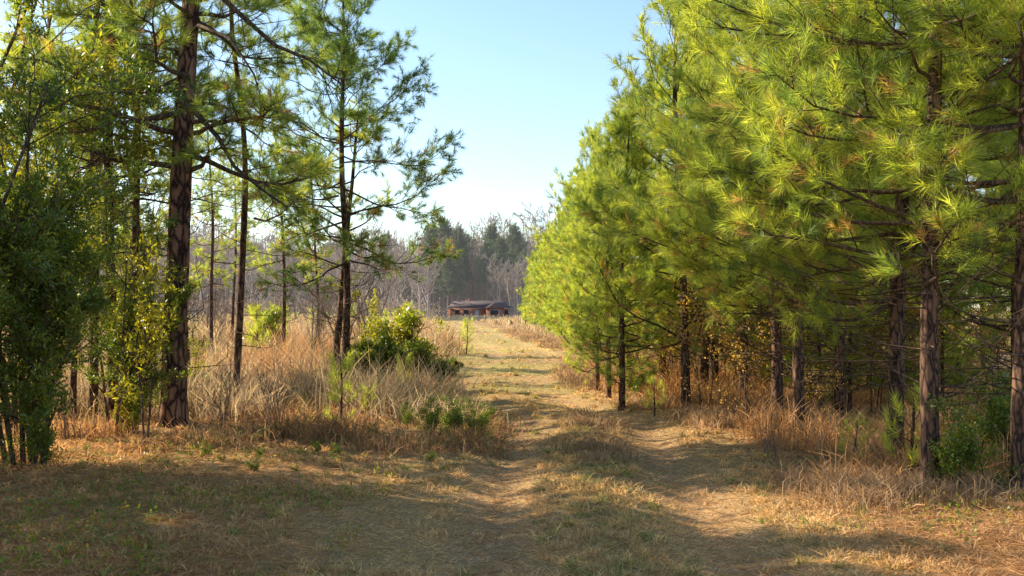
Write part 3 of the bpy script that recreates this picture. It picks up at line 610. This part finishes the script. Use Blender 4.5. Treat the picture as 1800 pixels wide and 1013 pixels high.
# ------------------------------------------------------------------ house
M['brick']=plain_mat('house_brick',(.34,.15,.10),.9,.2,3); M['roof']=plain_mat('roof_shingles',(.14,.105,.098),.7,.3,2)
M['white']=plain_mat('white_trim',(.45,.44,.43),.6,.05,2); M['glass']=plain_mat('window_glass',(.04,.05,.06),.15,.1,1)
hx,hy=-7.0,250.; hz=H1(hx,hy)+.1
h=thing('brick_house','low red brick house with a wide brown roof at the far end of the field','house',(hx,hy,hz),math.radians(6))
def box(x0,x1,y0,y1,z0,z1):
    V=[(x0,y0,z0),(x1,y0,z0),(x1,y1,z0),(x0,y1,z0),(x0,y0,z1),(x1,y0,z1),(x1,y1,z1),(x0,y1,z1)]
    return np.array(V,float),np.array([(0,3,2,1),(4,5,6,7),(0,1,5,4),(1,2,6,5),(2,3,7,6),(3,0,4,7)])
def bx(name,parent,mat,*b):
    mb=MB()
    for q in b: V,Q=box(*q); mb.add(V,None,Q)
    return mb.build(name,M[mat],parent)
bx('wall',h,'brick',(-6.6,6.6,0,7,-.4,2.45),(1.2,4.8,-1.6,-.002,-.4,2.4))
def gable(x0,x1,y0,y1,z,hr,along='x',ins=1.6):
    if along=='x':
        ym=(y0+y1)/2; V=[(x0,y0,z),(x1,y0,z),(x1,y1,z),(x0,y1,z),(x0+ins,ym,z+hr),(x1-ins,ym,z+hr)]
        return np.array(V,float),np.array([(0,4,3),(1,2,5)]),np.array([(0,1,5,4),(2,3,4,5),(0,3,2,1)])
    xm=(x0+x1)/2; V=[(x0,y0,z),(x1,y0,z),(x1,y1,z),(x0,y1,z),(xm,y0,z+hr),(xm,y1,z+hr)]
    return np.array(V,float),np.array([(0,1,4),(3,5,2)]),np.array([(0,4,5,3),(1,2,5,4),(0,3,2,1)])
mb=MB(); V,T,Q=gable(-7.1,7.1,-.5,7.5,2.46,1.6); mb.add(V,T,Q); V,T,Q=gable(.8,5.2,-2.0,3.5,2.43,1.15,'y'); mb.add(V,T,Q); rf=mb.build('roof',M['roof'],h)
bx('chimney',rf,'brick',(-2.4,-1.6,4.2,5.0,3.4,4.5))
bx('eave_trim',h,'white',(-7.12,.75,-.55,-.51,2.37,2.46),(5.25,7.12,-.55,-.51,2.37,2.46))
for a,b_ in [(-5.6,-4.4),(-3.7,-2.5),(5.4,6.3)]:
    w_=bx('window',h,'white',(a,b_,-.06,-.003,1.0,2.1)); bx('pane',w_,'glass',(a+.08,b_-.08,-.09,-.062,1.08,2.02))
w_=bx('window',h,'white',(2.0,4.0,-1.66,-1.603,.9,2.1)); bx('pane',w_,'glass',(2.1,3.9,-1.69,-1.662,1.0,2.0))
d_=bx('door',h,'white',(-1.2,-.2,-.06,-.003,0,2.1)); bx('handle',d_,'glass',(-.35,-.29,-.1,-.062,.95,1.05))
# ------------------------------------------------------------------ light, camera
sd=Vector((-.92,.39,0)).normalized(); elv=math.radians(28.5); sdir=Vector((sd.x*math.cos(elv),sd.y*math.cos(elv),math.sin(elv)))
sl=bpy.data.lights.new('sun','SUN'); sl.energy=10.5; sl.angle=math.radians(.5); sl.color=(1,.86,.66)
so=bpy.data.objects.new('sun',sl); COL.objects.link(so); so.rotation_euler=sdir.to_track_quat('Z','Y').to_euler()
w=bpy.data.worlds.new('World'); scene.world=w; w.use_nodes=True; nt=w.node_tree; bg=nt.nodes['Background']
sk=nt.nodes.new('ShaderNodeTexSky'); sk.sky_type='NISHITA'; sk.sun_disc=False; sk.sun_elevation=elv; sk.sun_rotation=math.atan2(sd.x,sd.y)
sk.air_density=1.0; sk.dust_density=.5; sk.ozone_density=2.4
nt.links.new(sk.outputs[0],bg.inputs[0]); bg.inputs[1].default_value=.26
cd=bpy.data.cameras.new('camera'); cd.lens=40; cd.sensor_width=36; cd.clip_end=6000; cd.clip_start=.1
co=bpy.data.objects.new('camera',cd); COL.objects.link(co); co.location=(0,0,EYE); co.rotation_euler=(math.radians(90)+math.atan((HOR-506.5)/F),0,0)
scene.camera=co
scene.view_settings.view_transform='Standard'; scene.view_settings.look='None'; scene.view_settings.exposure=0
print('done',time.time()-T0)
